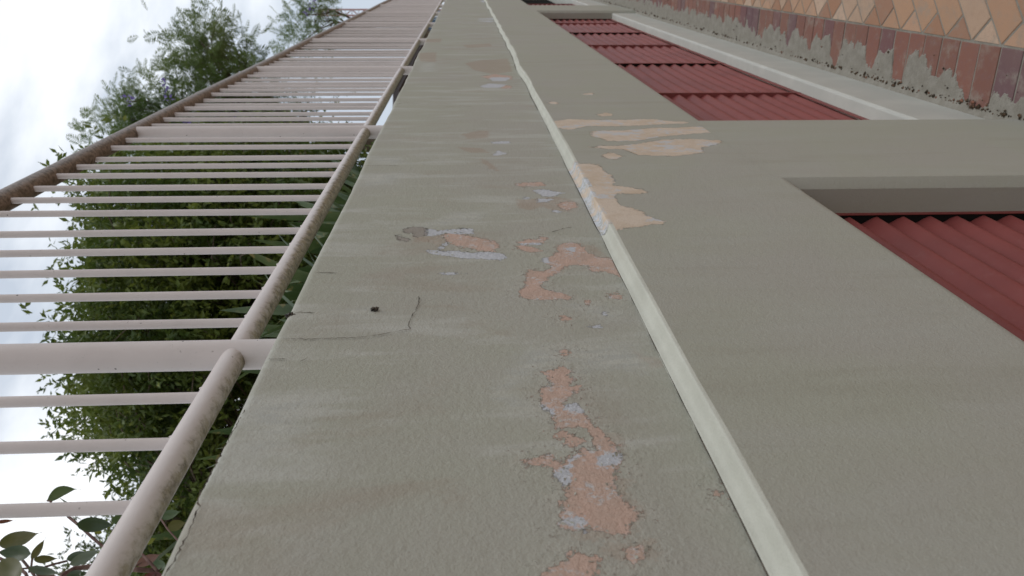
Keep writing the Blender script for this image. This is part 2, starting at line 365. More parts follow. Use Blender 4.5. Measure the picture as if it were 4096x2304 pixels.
# wear shapes: photo outlines carried over to the wall plane they lie on
def crop(pts, ox, oy, s): return [(ox+x*s, oy+y*s) for x, y in pts]
c1 = lambda p: crop(p, 2048, 1536, .53); c2 = lambda p: crop(p, 1900, 1350, .3106); c3 = lambda p: crop(p, 1500, 700, .3882)
c4 = lambda p: crop(p, 1024, 0, .53); c5 = lambda p: crop(p, 2048, 0, .53); c6 = lambda p: crop(p, 1024, 768, .53); c7 = lambda p: crop(p, 1900, 0, .276); c8 = lambda p: crop(p, 2048, 768, .53)
SALMON = [c1([(235,45),(480,20),(510,40),(400,110),(350,150),(520,215),(600,300),(660,390),(700,420),(790,470),(825,520),(780,620),(795,680),(765,740),(790,800),(830,850),(900,940),(930,1000),(880,1060),(850,1130),(700,1100),(560,1085),(500,1100),(380,1080),(385,1000),(380,920),(430,860),(440,800),(430,740),(350,680),(300,630),(380,620),(440,600),(460,520),(500,480),(620,505),(640,400),(560,330),(420,320),(340,320),(320,250),(270,180),(235,120)]),
  c2([(900,455),(1030,430),(1110,370),(1180,440),(1260,530),(1280,570),(1180,620),(1340,630),(1300,700),(1180,740),(1000,790),(940,800),(860,730),(880,670),(1040,640),(1030,560),(980,490)]),
  c2([(1110,190),(1160,168),(1225,190),(1165,212)]), c2([(1180,1330),(1230,1280),(1330,1275),(1370,1330),(1320,1390),(1210,1390)]), c2([(1040,1270),(1120,1225),(1220,1240),(1180,1290),(1060,1295)]),
  c1([(110,580),(250,530),(300,580),(370,612),(250,622),(130,622)]), c1([(860,1260),(960,1225),(1020,1250),(1000,1290),(900,1335)]),
  c1([(270,1430),(350,1380),(440,1340),(460,1290),(560,1310),(640,1310),(620,1449),(600,1560),(270,1560)]),
  c3([(700,620),(760,590),(900,610),(1100,650),(1240,690),(1270,720),(1220,790),(1080,770),(930,740),(760,690)]),
  c3([(1900,290),(2040,285),(2065,330),(1990,370),(1900,340)]), c3([(1450,100),(1560,85),(1700,80),(1750,110),(1620,122),(1480,122)]),
  c3([(1490,690),(1560,670),(1700,665),(1700,640),(1780,645),(1740,690),(1600,712),(1500,712)]), c3([(1450,725),(1620,740),(1720,780),(1620,790),(1500,770)]),
  c3([(1880,730),(2000,700),(2120,720),(2180,800),(2280,850),(2430,860),(2480,920),(2520,990),(2560,1060),(2480,1030),(2380,980),(2270,1000),(2220,970),(2210,930),(2050,930),(1950,940),(1880,1000),(1800,1040),(1750,1090),(1670,1130),(1720,1170),(1850,1210),(2000,1260),(1990,1285),(1900,1275),(1750,1290),(1600,1280),(1510,1240),(1480,1200),(1530,1170),(1570,1120),(1560,1040),(1600,980),(1720,1000),(1820,970),(1830,930),(1770,910),(1820,850),(1900,780)]),
  c3([(2420,1250),(2450,1230),(2550,1240),(2540,1265),(2440,1265)]), c3([(2150,1312),(2200,1298),(2192,1332)]), c8([(370,945),(400,935),(435,960),(400,970)]), c8([(735,775),(830,775),(820,800),(740,800)]),
  c1([(1560,815),(1590,800),(1600,830),(1570,835)]), c4([(1700,580),(1800,560),(1925,575),(1930,600),(1780,600)]), c4([(1850,640),(1925,650),(1920,670),(1860,668)])]
WHITE = [c1([(400,170),(480,155),(530,215),(410,205)]), c1([(655,560),(700,530),(830,525),(780,590),(710,620),(670,610)]), c1([(330,680),(440,620),(430,760),(370,730)]), c1([(385,1030),(540,1005),(545,1040),(470,1060)]), c1([(460,570),(500,490),(530,540)]), c1([(225,170),(300,200),(320,240),(280,215)]),
  c1([(490,1090),(535,1075),(535,1100)]), c3([(520,560),(620,550),(640,580),(740,560),(1000,550),(1010,600),(850,600),(720,590),(600,622),(530,612)]), c3([(520,765),(700,780),(850,780),(1000,800),(1160,790),(1330,815),(1355,850),(1310,870),(1050,855),(870,850),(770,825),(570,800)]),
  c3([(660,742),(745,680),(762,690),(690,750)]), c3([(1640,165),(1720,152),(1930,190),(1830,228),(1740,225)]), c3([(1660,288),(1690,255),(1830,255),(1760,282)]), c3([(1860,370),(1915,385),(1840,392)]), c3([(1720,880),(1760,860),(1785,900),(1730,900)]), c3([(1960,765),(2060,745),(2040,785)]),
  c3([(1500,705),(1690,700),(1690,712),(1500,714)]), c3([(1560,230),(1585,235),(1570,252),(1520,250)]), c4([(1760,590),(1800,583),(1920,588),(1880,612),(1790,612)]), c4([(1690,655),(1760,633),(1890,640),(1840,662),(1740,665)]), c4([(1790,1172),(1830,1138),(1890,1160),(1840,1168)]),
  c7([(40,270),(280,262),(285,278),(60,280)]), c7([(20,303),(200,295),(310,305),(200,318)]), c7([(70,15),(150,8),(160,35),(110,35)]), c4([(1780,1070),(1900,1066),(1925,1080),(1800,1082)]), c3([(660,1010),(780,1000),(930,1008),(800,1022)]), c8([(590,1010),(670,1012),(665,1025),(600,1022)]), c8([(670,918),(705,912),(700,925)])]
STAIN = [c1([(660,380),(780,400),(830,470),(840,520),(700,480)]), c1([(780,700),(870,735),(865,830),(910,880),(975,990),(910,1110),(830,1145),(560,1165),(490,1140),(560,1080),(850,1100),(900,1000),(760,850)]), c1([(680,1260),(760,1225),(860,1205),(1075,1180),(1078,1290),(900,1345),(770,1310)]),
  c3([(1470,260),(1600,260),(1750,250),(1880,230),(2070,280),(2070,345),(1980,385),(1830,360),(1700,330),(1600,362),(1490,335)]), c3([(2100,720),(2230,730),(2325,780),(2335,830),(2430,862),(2300,860),(2180,800)]), c3([(400,640),(700,620),(760,690),(600,680),(420,680)]), c3([(900,610),(1100,640),(1250,680),(1240,700),(1000,660)]),
  c4([(1230,400),(1360,395),(1350,470),(1240,460)]), c4([(1250,295),(1400,290),(1390,318),(1260,320)]), c4([(1580,480),(1700,455),(1900,440),(1932,540),(1800,560),(1650,530)]), c4([(1560,1010),(1700,985),(1760,990),(1740,1040),(1600,1045)]), c4([(1520,1110),(1700,1120),(1750,1150),(1620,1150)]), c4([(1700,1200),(1780,1240),(1820,1290),(1760,1270)]), c4([(1560,340),(1760,330),(1780,350),(1600,360)]),
  c6([(1300,340),(1420,300),(1440,350),(1380,400)]), c2([(2050,190),(2230,260),(2370,300),(2400,360),(2290,370),(2180,290)]), c1([(300,-900),(420,-880),(380,-840)])]
PALE = [c2([(700,150),(1300,100),(1900,110),(2100,200),(2280,360),(2220,430),(1700,400),(1300,480),(1300,330),(800,420),(400,600),(300,700),(800,900),(500,900),(300,760),(500,450)]), c8([(430,850),(600,840),(780,920),(760,960),(600,930)]), c6([(1050,270),(1300,260),(1500,160),(1720,150),(1700,190),(1400,240)]), c6([(640,900),(720,885),(860,890),(860,910),(700,915)]),
  c4([(1250,480),(1340,475),(1345,540),(1250,545)]), c4([(900,1180),(1090,1190),(1090,1230),(900,1235)]), c4([(800,1330),(1050,1310),(1040,1380),(820,1400)]), crop([(0,130),(300,100),(330,170),(250,260),(330,300),(200,420),(60,440),(0,500)], 1024, 1536, .53)]
DARK = [c3([(290,560),(400,532),(520,545),(512,610),(430,632),(385,575),(350,600)]), c3([(222,620),(350,660),(320,682),(240,652)])]
TAN = [c5([(280,930),(320,915),(430,900),(640,905),(830,905),(1060,900),(1170,915),(1340,920),(1300,932),(1150,937),(960,948),(760,952),(560,950),(440,977),(400,972),(320,957)]),
  c5([(595,995),(650,985),(830,985),(1080,965),(1230,965),(1400,955),(1480,960),(1560,1000),(1450,1002),(1280,1017),(1100,1032),(960,1060),(820,1062),(720,1062),(690,1045),(620,1030)]),
  c5([(595,1110),(680,1100),(800,1100),(950,1085),(1130,1055),(1350,1048),(1580,1060),(1560,1085),(1440,1110),(1430,1150),(1350,1165),(1200,1177),(950,1167),(850,1125),(700,1120)]),
  c5([(685,1165),(740,1152),(845,1180),(770,1200),(695,1192)]), c5([(640,865),(700,852),(755,858),(740,875),(680,878)]), c5([(268,772),(300,764),(350,772),(340,784),(300,785)]), c5([(532,706),(610,700),(606,716),(545,716)]),
  [(2270,650),(2387,657),(2414,684),(2451,710),(2456,742),(2573,756),(2580,768),(2557,772),(2472,773),(2451,784),(2472,816),(2573,847),(2578,863),(2652,882),(2642,893),(2525,908),(2456,918),(2425,905),(2370,820),(2310,730)]]
CRACK = [c6([(190,1115),(400,1115),(600,1110),(830,1100),(1000,1070),(1160,1040),(1150,1010),(1170,950),(1210,900),(1230,830),(1225,780)]), c6([(330,1290),(370,1270),(420,1245)]), c6([(290,910),(380,912),(460,915)]), c6([(90,1270),(160,1268),(250,1272)]), c6([(440,615),(540,613),(640,618)]),
  crop([(1850,200),(1700,480),(1520,840),(1480,1000),(1400,1180),(1260,1449),(1180,1600)], 0, 1536, .53), c4([(820,1258),(1000,1256),(1090,1258)]), c4([(1420,812),(1550,803),(1650,810)]), c4([(1060,790),(1120,775),(1240,785)]), c3([(1830,595),(1900,570),(1980,550),(2070,545)])]
def seg_d(px, pz, a, b):
    ax, az = a; bx, bz = b; dx, dz = bx-ax, bz-az; t = np.clip(((px-ax)*dx+(pz-az)*dz)/(dx*dx+dz*dz+1e-12), 0, 1)
    return np.hypot(px-ax-t*dx, pz-az-t*dz)
def field(px, pz, polys, Y, closed=True, far=.12):
    outv = np.full(px.shape, -far)
    for pol in polys:
        P = [on_y(x, y, Y) for x, y in pol]; P = [(p[0], p[2]) for p in P]
        xs = [p[0] for p in P]; zs = [p[1] for p in P]
        sel = np.where((px > min(xs)-far) & (px < max(xs)+far) & (pz > min(zs)-far) & (pz < max(zs)+far))[0]
        if not len(sel): continue
        qx, qz = px[sel], pz[sel]; d = np.full(qx.shape, 9.); ins = np.zeros(qx.shape, bool); n = len(P)
        for i in range(n if closed else n-1):
            a, b = P[i], P[(i+1) % n]; d = np.minimum(d, seg_d(qx, qz, a, b))
            if closed:
                c_ = ((a[1] > qz) != (b[1] > qz)) & (qx < (b[0]-a[0])*(qz-a[1])/((b[1]-a[1]) or 1e-12)+a[0]); ins ^= c_
        outv[sel] = np.maximum(outv[sel], np.where(ins, d, -d))
    return outv
def add_attr(me, name, arr):
    a = me.attributes.new(name, 'FLOAT', 'POINT'); a.data.foreach_set('value', np.asarray(arr, np.float32))
def grid_faces(n, m): return [(i*m+j, (i+1)*m+j, (i+1)*m+j+1, i*m+j+1) for i in range(n-1) for j in range(m-1)]
def xgrid(x0, xs, x1, ratio, first):
    return np.concatenate([np.linspace(x0, xs, first, endpoint=False), np.geomspace(xs, x1, int(math.log(x1/xs)/math.log(ratio)))])
# parapet band: rounded arris at the top, slightly uneven hand-floated face
X = xgrid(-2.5, .35, 26, 1.0052, 60); zz = np.concatenate([np.linspace(ZL-.03, ZT-.012, 128)])
arc = [(.012*(1-math.cos(a)), .012*math.sin(a)) for a in np.linspace(0, math.pi/2, 5)][1:]
prof = [(0, z, 0) for z in zz]+[(dy, ZT-.012+dz, 1) for dy, dz in arc]+[(.13, ZT, 1), (.26, ZT, 1), (.26, 1.2, 0)]
m = len(prof); n = len(X)
XX = np.repeat(X[:, None], m, 1); YY = np.repeat(np.array([p[0] for p in prof])[None], n, 0); ZZ = np.repeat(np.array([p[1] for p in prof])[None], n, 0)
face = np.array([1.0]*len(zz)+[1, 1, 1, 1, 0, 0, 0])[None]
wav = (fbm(XX, ZZ*2, 31, 1.6, 3)-.45)*.006+(fbm(XX, ZZ, 37, 9, 3)-.45)*.0022
YY = YY+wav*face
topw = np.clip((ZZ-1.95)/.14, 0, 1); ZZ = ZZ+topw*((fbm(XX, XX*0, 41, 3.0, 4)-.47)*.012)
v = np.stack([XX, YY, ZZ], -1).reshape(-1, 3); me = mesh('parapet', v, grid_faces(n, m))
px, pz = v[:, 0], v[:, 2]
for nm, pl in (('salmon', SALMON), ('white', WHITE), ('stain', STAIN), ('pale', PALE), ('dark', DARK)): add_attr(me, nm, field(px, pz, pl, 0))
tag(put('parapet', me, M_UP, wall, True), 'peeling upper band with salmon and white bare patches')
g = G('crack_dirt'); M_CRK = g.fin(g.mix(g.step(g.noise(90, 3), .4, .6), (.05, .042, .033), (.12, .10, .08)), .95, None, .05)
for pl in CRACK:
    P = [on_y(x, y, 0) for x, y in pl]; pts = []
    for a, b in zip(P[:-1], P[1:]):
        L_ = np.linalg.norm(b-a); k = max(2, int(L_/.004))
        for t in np.arange(k)/k: pts.append(a+(b-a)*t+np.array([rng.normal(0, .0009), 0, rng.normal(0, .0009)]))
    mb = MB(); run = []
    def flush(run):
        if len(run) > 3:
            n_ = len(run); wd_ = [.0001]+[abs(rng.normal(.00045, .00025))+.00015 for _ in range(n_-2)]+[.0001]; vs = []
            for k, p in enumerate(run):
                d = run[min(k+1, n_-1)]-run[max(k-1, 0)]; nn = np.array([-d[2], 0, d[0]]); nn /= np.linalg.norm(nn)+1e-9
                yy = np.interp(p[0], X, YY[:, 60])-.0022; vs += [(*(p+nn*wd_[k])[[0]], yy, (p+nn*wd_[k])[2]), (*(p-nn*wd_[k])[[0]], yy, (p-nn*wd_[k])[2])]
            mb.add(vs, [(2*k, 2*k+1, 2*k+3, 2*k+2) for k in range(n_-1)])
    for p in pts:
        if rng.random() < .03: flush(run); run = []
        run.append(p)
    flush(run)
    if mb.v: put('crack', mesh('crack', mb.v, mb.f), M_CRK, wall)
fk = MB()
for pl in SALMON+WHITE[:12]:
    P = [on_y(x, y, 0) for x, y in pl]; ctr = sum(P)/len(P)
    for a, b in zip(P, P[1:]+P[:1]):
        L_ = np.linalg.norm(b-a)
        for q in range(int(L_/.0075*min(1, 1.1/max(a[0], .5)))+ (rng.random() < .2)):
            p = a+(b-a)*rng.random(); p[1] = np.interp(p[0], X, YY[:, 60])-.0002; t = (b-a)/L_; inn = ctr-p; inn[1] = 0; inn -= t*(inn@t); inn /= np.linalg.norm(inn)+1e-6
            p = p+inn*rng.normal(0, .004); sz = rng.uniform(.0008, .0028); up = np.array([0, -1., 0]); w1_ = rng.uniform(.5, 1.6)
            v0, v1 = p-t*sz*w1_-inn*sz*.5, p+t*sz*w1_-inn*sz*.4; v2, v3 = p+t*sz*w1_*.7+inn*sz*.5+up*sz*.10, p-t*sz*w1_*.6+inn*sz*.6+up*sz*.14
            v4 = (v2+v3)/2+inn*sz*.4+up*sz*.16; v0 = v0-up*.0008; v1 = v1-up*.0008
            fk.add([v0, v1, v2, v4, v3], [(0, 1, 2, 3, 4)])
tag(put('paint_flakes', mesh('paint_flakes', fk.v, fk.f), M_PL, wall), kind='stuff')
# ledge: a wavy mortar fillet between the two wall planes
n = len(X); prof = []
w0 = (fbm(X, X*0, 51, 1.7, 5)-.47); w1 = (fbm(X, X*0+3, 57, 2.1, 5)-.47); far = np.clip((X-1.2)/3, 0, 1)
cols = []
LP = [(.004, .0005), (-.0022, .0004), (-.0030, -.0018), (-.0040, -.0048), (-.0062, -.0078), (-.0105, -.0101), (-.0165, -.0117), (-.0220, -.0129), (-.0252, -.0141), (-.0265, -.0158), (-.024, -.032)]
base_w = np.interp(X, X, YY[:, 20])
for yv, dz in LP:
    t = -yv/.0264; zv = ZL+dz+w0*.022*(.2+far)+w1*.012*(.2+far)*np.clip(t, 0, 1)
    cols.append(np.stack([X, np.full(n, yv)+base_w*np.clip(1-t, 0, 1), zv], -1))
ckz = cols[1][:, 2]+.0005
mb = MB(); wk = .0011*np.clip(vnoise(X, X*0+5, 77, 7)-.3, 0, 1)+.0004*vnoise(X, X*0+9, 78, 30)*(vnoise(X, X*0+5, 79, 3) > .35)
vs = []
for k in range(n): vs += [(X[k], base_w[k]-.0024, ckz[k]-.0004), (X[k], base_w[k]-.0022, ckz[k]+2*wk[k]*(1+.12*X[k]))]
mb.add(vs, [(2*k, 2*k+1, 2*k+3, 2*k+2) for k in range(n-1)])
put('crack', mesh('crack', mb.v, mb.f), M_CRK, wall)
v = np.stack(cols, 1).reshape(-1, 3); me = mesh('ledge', v, grid_faces(n, len(cols)))
ll = 1.0*np.minimum(v[:, 0]-on_y(2425, 905, -.02)[0], on_y(2286, 655, -.02)[0]-v[:, 0]); add_attr(me, 'tan', np.clip(ll, -.1, .1))
put('ledge', me, M_LED, wall, True)
# lower face above the openings
Z0 = ZLIN+.012
X2 = xgrid(-2.5, .8, 26, 1.007, 40); z2 = np.concatenate([[ZLIN+.02], np.linspace(ZLIN+.012, ZL-.0172, 80)[1:]])
prof = [(.30, ZLIN+.001), (YL+.012, ZLIN)]+[(YL+.012-.012*math.sin(a), ZLIN+.012-.012*math.cos(a)) for a in np.linspace(.3, math.pi/2-.2, 3)]+[(YL, z) for z in z2[1:]]
m = len(prof); n = len(X2)
XX = np.repeat(X2[:, None], m, 1); YY = np.repeat(np.array([p[0] for p in prof])[None], n, 0); ZZ = np.repeat(np.array([p[1] for p in prof])[None], n, 0)
YY = YY+(fbm(XX, ZZ*2, 61, 1.4, 3)-.45)*.004*(YY < 0)*np.clip((ZZ-ZLIN-.03)/.15, 0, 1)
ZZ = ZZ+np.interp(X2, X, w0*.022*(.2+far)+w1*.012*(.2+far))[:, None]*np.clip((ZZ-(ZL-.08))/.06, 0, 1)
v = np.stack([XX, YY, ZZ], -1).reshape(-1, 3); me = mesh('lintel', v, grid_faces(n, m)); add_attr(me, 'tan', field(v[:, 0], v[:, 2], TAN, YL))
soft(put('lintel', me, M_LIN, wall), 35)
# piers with chamfered corners
CH = .022
def pier(x0, x1):
    pr_ = [(x0-CH, .30), (x0-CH, YL+CH+.001), (x0-CH+.003, YL+CH-.003), (x0-.003, YL+.003), (x0+.001, YL-.0004), (x1-.001, YL-.0004), (x1+.003, YL+.003), (x1+CH-.003, YL+CH-.003), (x1+CH, YL+CH+.001), (x1+CH, .30)]
    k = len(pr_); vs = [(x, y, -.05) for x, y in pr_]+[(x, y, ZLIN+.026) for x, y in pr_]
    b = MB().add(vs, [(i, i+1, i+1+k, i+k) for i in range(k-1)]); return b.build('pier', M_PL, wall)
PIERS = [(-2.4, -1.6), (1.8417, 2.586), (9.0, 10.1), (16.2, 16.95)]
for a, b in PIERS: soft(pier(a, b), 30)
OPEN = [(PIERS[i][1]+CH, PIERS[i+1][0]-CH) for i in range(3)]
for a, b in OPEN:
    MB().prism([(0, -.05), (0, ZS-.010), (.004, ZS-.003), (.012, ZS), (.10, ZS+.004), (.25, ZS+.004), (.25, -.05)], a-.001, b+.001).build('plinth', M_SILL, wall)
    MB().box((a-.01, .16, ZS), (b+.01, .28, ZLIN+.05)).build('backing', M_DARK, wall)

# red corrugated infill: horizontal ribs, one sheet per panel, flat cover strip at each near end
PITCH, DEP = .0665, .023
def sheet(x0, x1, name, label, closed, last):
    root = empty(name, (x0, YR, ZS)); tag(root, label, 'cladding', 'red corrugated panels in the wall openings')
    zs = np.arange(0, ZLIN+.03-ZS, PITCH/14); pr_ = []
    for z in zs:
        t = (z/PITCH+.35) % 1.0
        h = (1-t/.70) if t < .70 else (t-.70)/.30       # long upper face, shorter under face
        h = h*h*(3-2*h)*.55+h*.45
        pr_.append((YR+.002+DEP*(1-h), ZS+.004+z))
    k = len(pr_); vs = []
    xs = np.linspace(x0, x1, max(3, int((x1-x0)/.16))); ph = rng.uniform(0, 9)
    for x_ in xs: vs += [(x_, y+.0012*math.sin(x_*5+ph+z*3)+rng.normal(0, .0002), z+.0015*math.sin(x_*3.1+ph*2)) for y, z in pr_]
    put('sheet', mesh('sheet', vs, [(c_*k+i, c_*k+i+k, c_*k+i+1+k, c_*k+i+1) for c_ in range(len(xs)-1) for i in range(k-1)]), M_RED, root, True)
    MB().box((x1-.012, YR-.0035, ZS+.005), (x1+.004, YR-.0012, ZLIN+.03)).build('cover_strip', M_RED, root)
    if not closed: MB().box((x1-.0085, YR-.0008, ZS+.005), (x1+.001, YR+DEP+.006, ZLIN+.03)).build('valley_shade_block', M_DARK, root)  # black box added to stand in for shade in the valleys under the strip
    if closed: MB().box((x1-.0112, YR-.0008, ZS+.005), (x1+.0, YR+DEP+.004, ZLIN+.03)).build('end_flange', M_RED, root)
    MB().box((x0, YR-.002, ZS+.0045), (x1-.013, YR+.0012, ZS+.030)).build('bottom_trim', M_RED, root)
    for q in range(0): pass
    return root
seams = {0: [-.4, .7], 1: [3.75, 4.93, 6.07, 7.2, 8.36], 2: [11.1, 12.3, 13.5, 14.7]}
words = {0: ['red corrugated panel in near opening, leftmost at its far bottom corner of the wall', 'red corrugated panel in near opening, middle one', 'red corrugated panel touching the near side of the closest pier'],
         1: ['largest red corrugated panel in far opening, beside the closest pier', 'second red corrugated panel from the closest pier in far opening', 'third red corrugated panel from the closest pier in far opening', 'fourth red corrugated panel from the closest pier in far opening', 'fifth red corrugated panel from the closest pier in far opening', 'shortest red corrugated panel, against the far pier'],
         2: ['red corrugated panel just beyond the far pier', 'second red panel beyond the far pier', 'third red panel beyond the far pier', 'fourth red panel beyond the far pier', 'last red panel beyond the far pier']}
for i, (a, b) in enumerate(OPEN):
    xs = [a]+seams[i]+[b]
    for k in range(len(xs)-1):
        if xs[k+1] < .9 or xs[k] > 12.2: continue
        last = k == len(xs)-2
        sheet(xs[k], xs[k+1]-(.002 if last else .004), 'corrugated_panel', words[i][k], (not last) and (k % 2 == 0 if i == 1 else True), last)

# ------------------------------------------------------------------ railing on top of the wall
YRL = .10; S = .6/.5
ZB = CAM[2]+.385; ZTOP = CAM[2]+1.249
rail = empty('railing', (1.2, YRL, ZT)); tag(rail, 'cream tubular steel railing with upright bars on top of wall', 'railing')
M_POST = rail_material('rail_paint', None); M_BOT = rail_material('rail_paint_lower', (ZB, .020, .36, (.27, .225, .14), .15, .75)); M_TOP = rail_material('rail_paint_top', (ZTOP, .031, -.45, (.24, .185, .145), .8, .6))
POSTS = [1.207+1.868*k for k in range(-2, 13)]; SP = 1.868/14
pm = None
for x_ in POSTS:
    if pm is None:
        o = MB().tube([(0, 0, ZT-.05), (0, 0, ZTOP-.02)], .0252, 28).build('post', M_POST, None); soft(o); pm = o.data
    else: o = put('post', pm)
    o.location = (x_-1.2, 0, -ZT); o.parent = rail
bmh = MB().tube([(0, 0, ZB), (0, 0, ZTOP)], .0083, 14).build('baluster', M_POST, None); soft(bmh); first = True
for k, x_ in enumerate(POSTS[:-1]):
    for j in range(1, 14):
        xb = x_+SP*j+rng.normal(0, .0012)
        if xb < -.6 or xb > 19: continue
        if first: o = bmh; first = False
        else: o = put('baluster', bmh.data)
        o.location = (xb-1.2, 0, -ZT); o.rotation_euler = (rng.normal(0, .0012), rng.normal(0, .0012), 0); o.parent = rail
        # weld bead at the foot of the bar
for a, b in zip(POSTS[:-1], POSTS[1:]):
    o = soft(MB().tube([(x_, YRL, ZB) for x_ in np.linspace(a+.012, b-.012, 10)], .0200, 24).build('bottom_rail', M_BOT, rail))
    if a < 6:
        w_ = MB()
        for j in range(1, 14):
            xb = a+SP*j+.006
            for q in range(4): w_.tube([(xb+.006+.001*q, YRL-.006+.004*q, ZB+.0165), (xb+.003, YRL-.005+.004*q, ZB+.0205)], .0032, 6)
        put('weld_beads', mesh('weld_beads', w_.v, w_.f), M_POST, rail, True)
soft(MB().tube([(x_, YRL, ZTOP+.004*math.sin(x_*2.1)) for x_ in np.linspace(POSTS[0], POSTS[-1], 90)], .0295, 24).build('top_rail', M_TOP, rail))

# two corroded fixings left in the render
g = G('corroded_metal'); M_RUST = g.fin(g.mix(g.step(g.noise(300, 4), .45, .6), (.02, .016, .014), (.11, .085, .06)), .45, g.bump(g.noise(400, 5), .003), .5, .3)
def stub(p, r_, label):
    bm = bmesh.new(); bmesh.ops.create_icosphere(bm, subdivisions=3, radius=r_)
    for q in bm.verts:
        d = 1+.9*(random.random()-.5); q.co = Vector((q.co.x*.8*d, q.co.y*.75*d, q.co.z*1.25*d))
    me = bpy.data.meshes.new('fixing_stub'); bm.to_mesh(me); bm.free(); o = put('fixing_stub', me, M_RUST); o.location = p
    tag(o, label, 'fixing', 'corroded fixings in the wall')
p = on_y(1500, 1242, 0); stub((p[0], p[1]-.002, p[2]), .0046, 'small black corroded stub in the middle of the upper wall band')
p = on_y(1163, 1258, 0); stub((p[0], p[1]+.002, p[2]), .0060, 'small black corroded stub on the top edge of the wall')

# ------------------------------------------------------------------ plants
def quad_leaf(c, d, n, ln, wd):
    """folded rhombic leaf, two triangles each side of the midrib -> 4 verts, 2 quads worth of faces"""
    d = d/np.linalg.norm(d); s = np.cross(d, n); s /= (np.linalg.norm(s)+1e-9); n2 = np.cross(s, d)
    return [c, c+d*ln*.45+s*wd*.5+n2*wd*.12, c+d*ln, c+d*ln*.45-s*wd*.5+n2*wd*.12]
def inside(poly, x, y):
    r = False; n = len(poly)
    for i in range(n):
        (x1, y1), (x2, y2) = poly[i], poly[(i+1) % n]
        if (y1 > y) != (y2 > y) and x < (x2-x1)*(y-y1)/(y2-y1)+x1: r = not r
    return r
def clump_points(poly, num, dmin, dmax):
    xs = [p[0] for p in poly]; ys = [p[1] for p in poly]; out_ = []
    while len(out_) < num:
        x_, y_ = rng.uniform(min(xs), max(xs)), rng.uniform(min(ys), max(ys))
        if inside(poly, x_, y_): out_.append(at_dist(x_, y_, rng.uniform(dmin, dmax)))
    return out_
def limb(mb, a, b, r0, r1, wob=.12, n=6, sides=6):
    a, b = np.array(a), np.array(b); L_ = np.linalg.norm(b-a); pts = []
    o1 = rng.normal(0, wob*L_, 3)
    for i in range(n+1):
        t = i/n; pts.append(a*(1-t)+b*t+o1*math.sin(math.pi*t)*.6+np.array([0, 0, 1])*L_*.10*math.sin(math.pi*t)+rng.normal(0, wob*L_*.12, 3)*(0 < i < n))
    mb.tube(pts, list(np.linspace(r0, r1, n+1)), sides); return pts
def tree(name, label, clumps, base, fork, leaf_fn, leaf_mat_, r_trunk, group, nlimb=14, flowers=()):
    root = empty(name, tuple(base)); tag(root, label, 'tree', group)
    wood = MB(); limb(wood, base, fork, r_trunk, r_trunk*.7, .05, 6, 8)
    C_ = np.array(clumps); hubs = C_[rng.choice(len(C_), min(nlimb, len(C_)), replace=False)]
    hubs = [np.array(fork)*.35+h*.65 for h in hubs]
    for h in hubs: limb(wood, fork, h, r_trunk*.42, r_trunk*.16)
    for c in C_:
        h = min(hubs, key=lambda q: np.linalg.norm(q-c)); limb(wood, h, c, r_trunk*.10, r_trunk*.03, .15, 4, 4)
    wood.build('trunk', M_BARK, root, True, fix=False)
    V_, F_ = [], []
    for c in C_: leaf_fn(c, V_, F_)
    put('crown', mesh('crown', V_, F_), leaf_mat_, root)
    if len(flowers):
        fb = MB()
        for c in flowers:
            for q in range(9):
                p = np.array(c)+rng.normal(0, .03, 3); d = rng.normal(0, 1, 3); d /= np.linalg.norm(d)
                vv = quad_leaf(p, d, rng.normal(0, 1, 3), .05, .03); fb.add(vv, [(0, 1, 2), (0, 2, 3)])
        put('blossom', mesh('blossom', fb.v, fb.f), M_FLW, root)
    return root
def dense_leaf(size, num, spread):
    def fn(c, V_, F_):
        k = int(num*rng.uniform(.7, 1.3))
        for t in range(k//6):
            tw = c+rng.normal(0, spread, 3)*np.array([1, 1, .85]); ax = rng.normal(0, 1, 3)+(tw-c)/spread*.8; ax /= np.linalg.norm(ax)
            for q in range(6):
                d = ax*.6+rng.normal(0, .7, 3); p = tw+ax*size*.9*(q/3-1); b = len(V_); ln = size*rng.uniform(.5, 1.45)
                V_.extend(quad_leaf(p, d, rng.normal(0, 1, 3)+np.array([0, 0, .8]), ln, ln*.42)); F_.extend([(b, b+1, b+2), (b, b+2, b+3)])
    return fn
def frond_leaf(length, num, spread):
    def fn(c, V_, F_):
        for t in range(num):
            o_ = c+rng.normal(0, spread, 3); d = rng.normal(0, 1, 3)+(o_-c)/spread*.7+np.array([0, 0, .25]); d /= np.linalg.norm(d)
            s = np.cross(d, [0, 0, 1]); s /= np.linalg.norm(s); up = np.cross(s, d); Lf = length*rng.uniform(.7, 1.2)
            b = len(V_); V_.extend([o_-s*.003, o_+s*.003, o_+d*Lf-up*.12*Lf]); F_.append((b, b+1, b+2))
            for q in range(9):
                t_ = (q+1)/10; p = o_+d*Lf*t_-up*.12*Lf*t_*t_; pl = Lf*.42*math.sin(math.pi*(.15+.8*t_))
                for sg in (-1, 1):
                    dd = s*sg+d*.55-up*.25+rng.normal(0, .08, 3); dd /= np.linalg.norm(dd); b = len(V_)
                    V_.extend(quad_leaf(p, dd, up, pl, Lf*.062)); F_.extend([(b, b+1, b+2), (b, b+2, b+3)])
    return fn
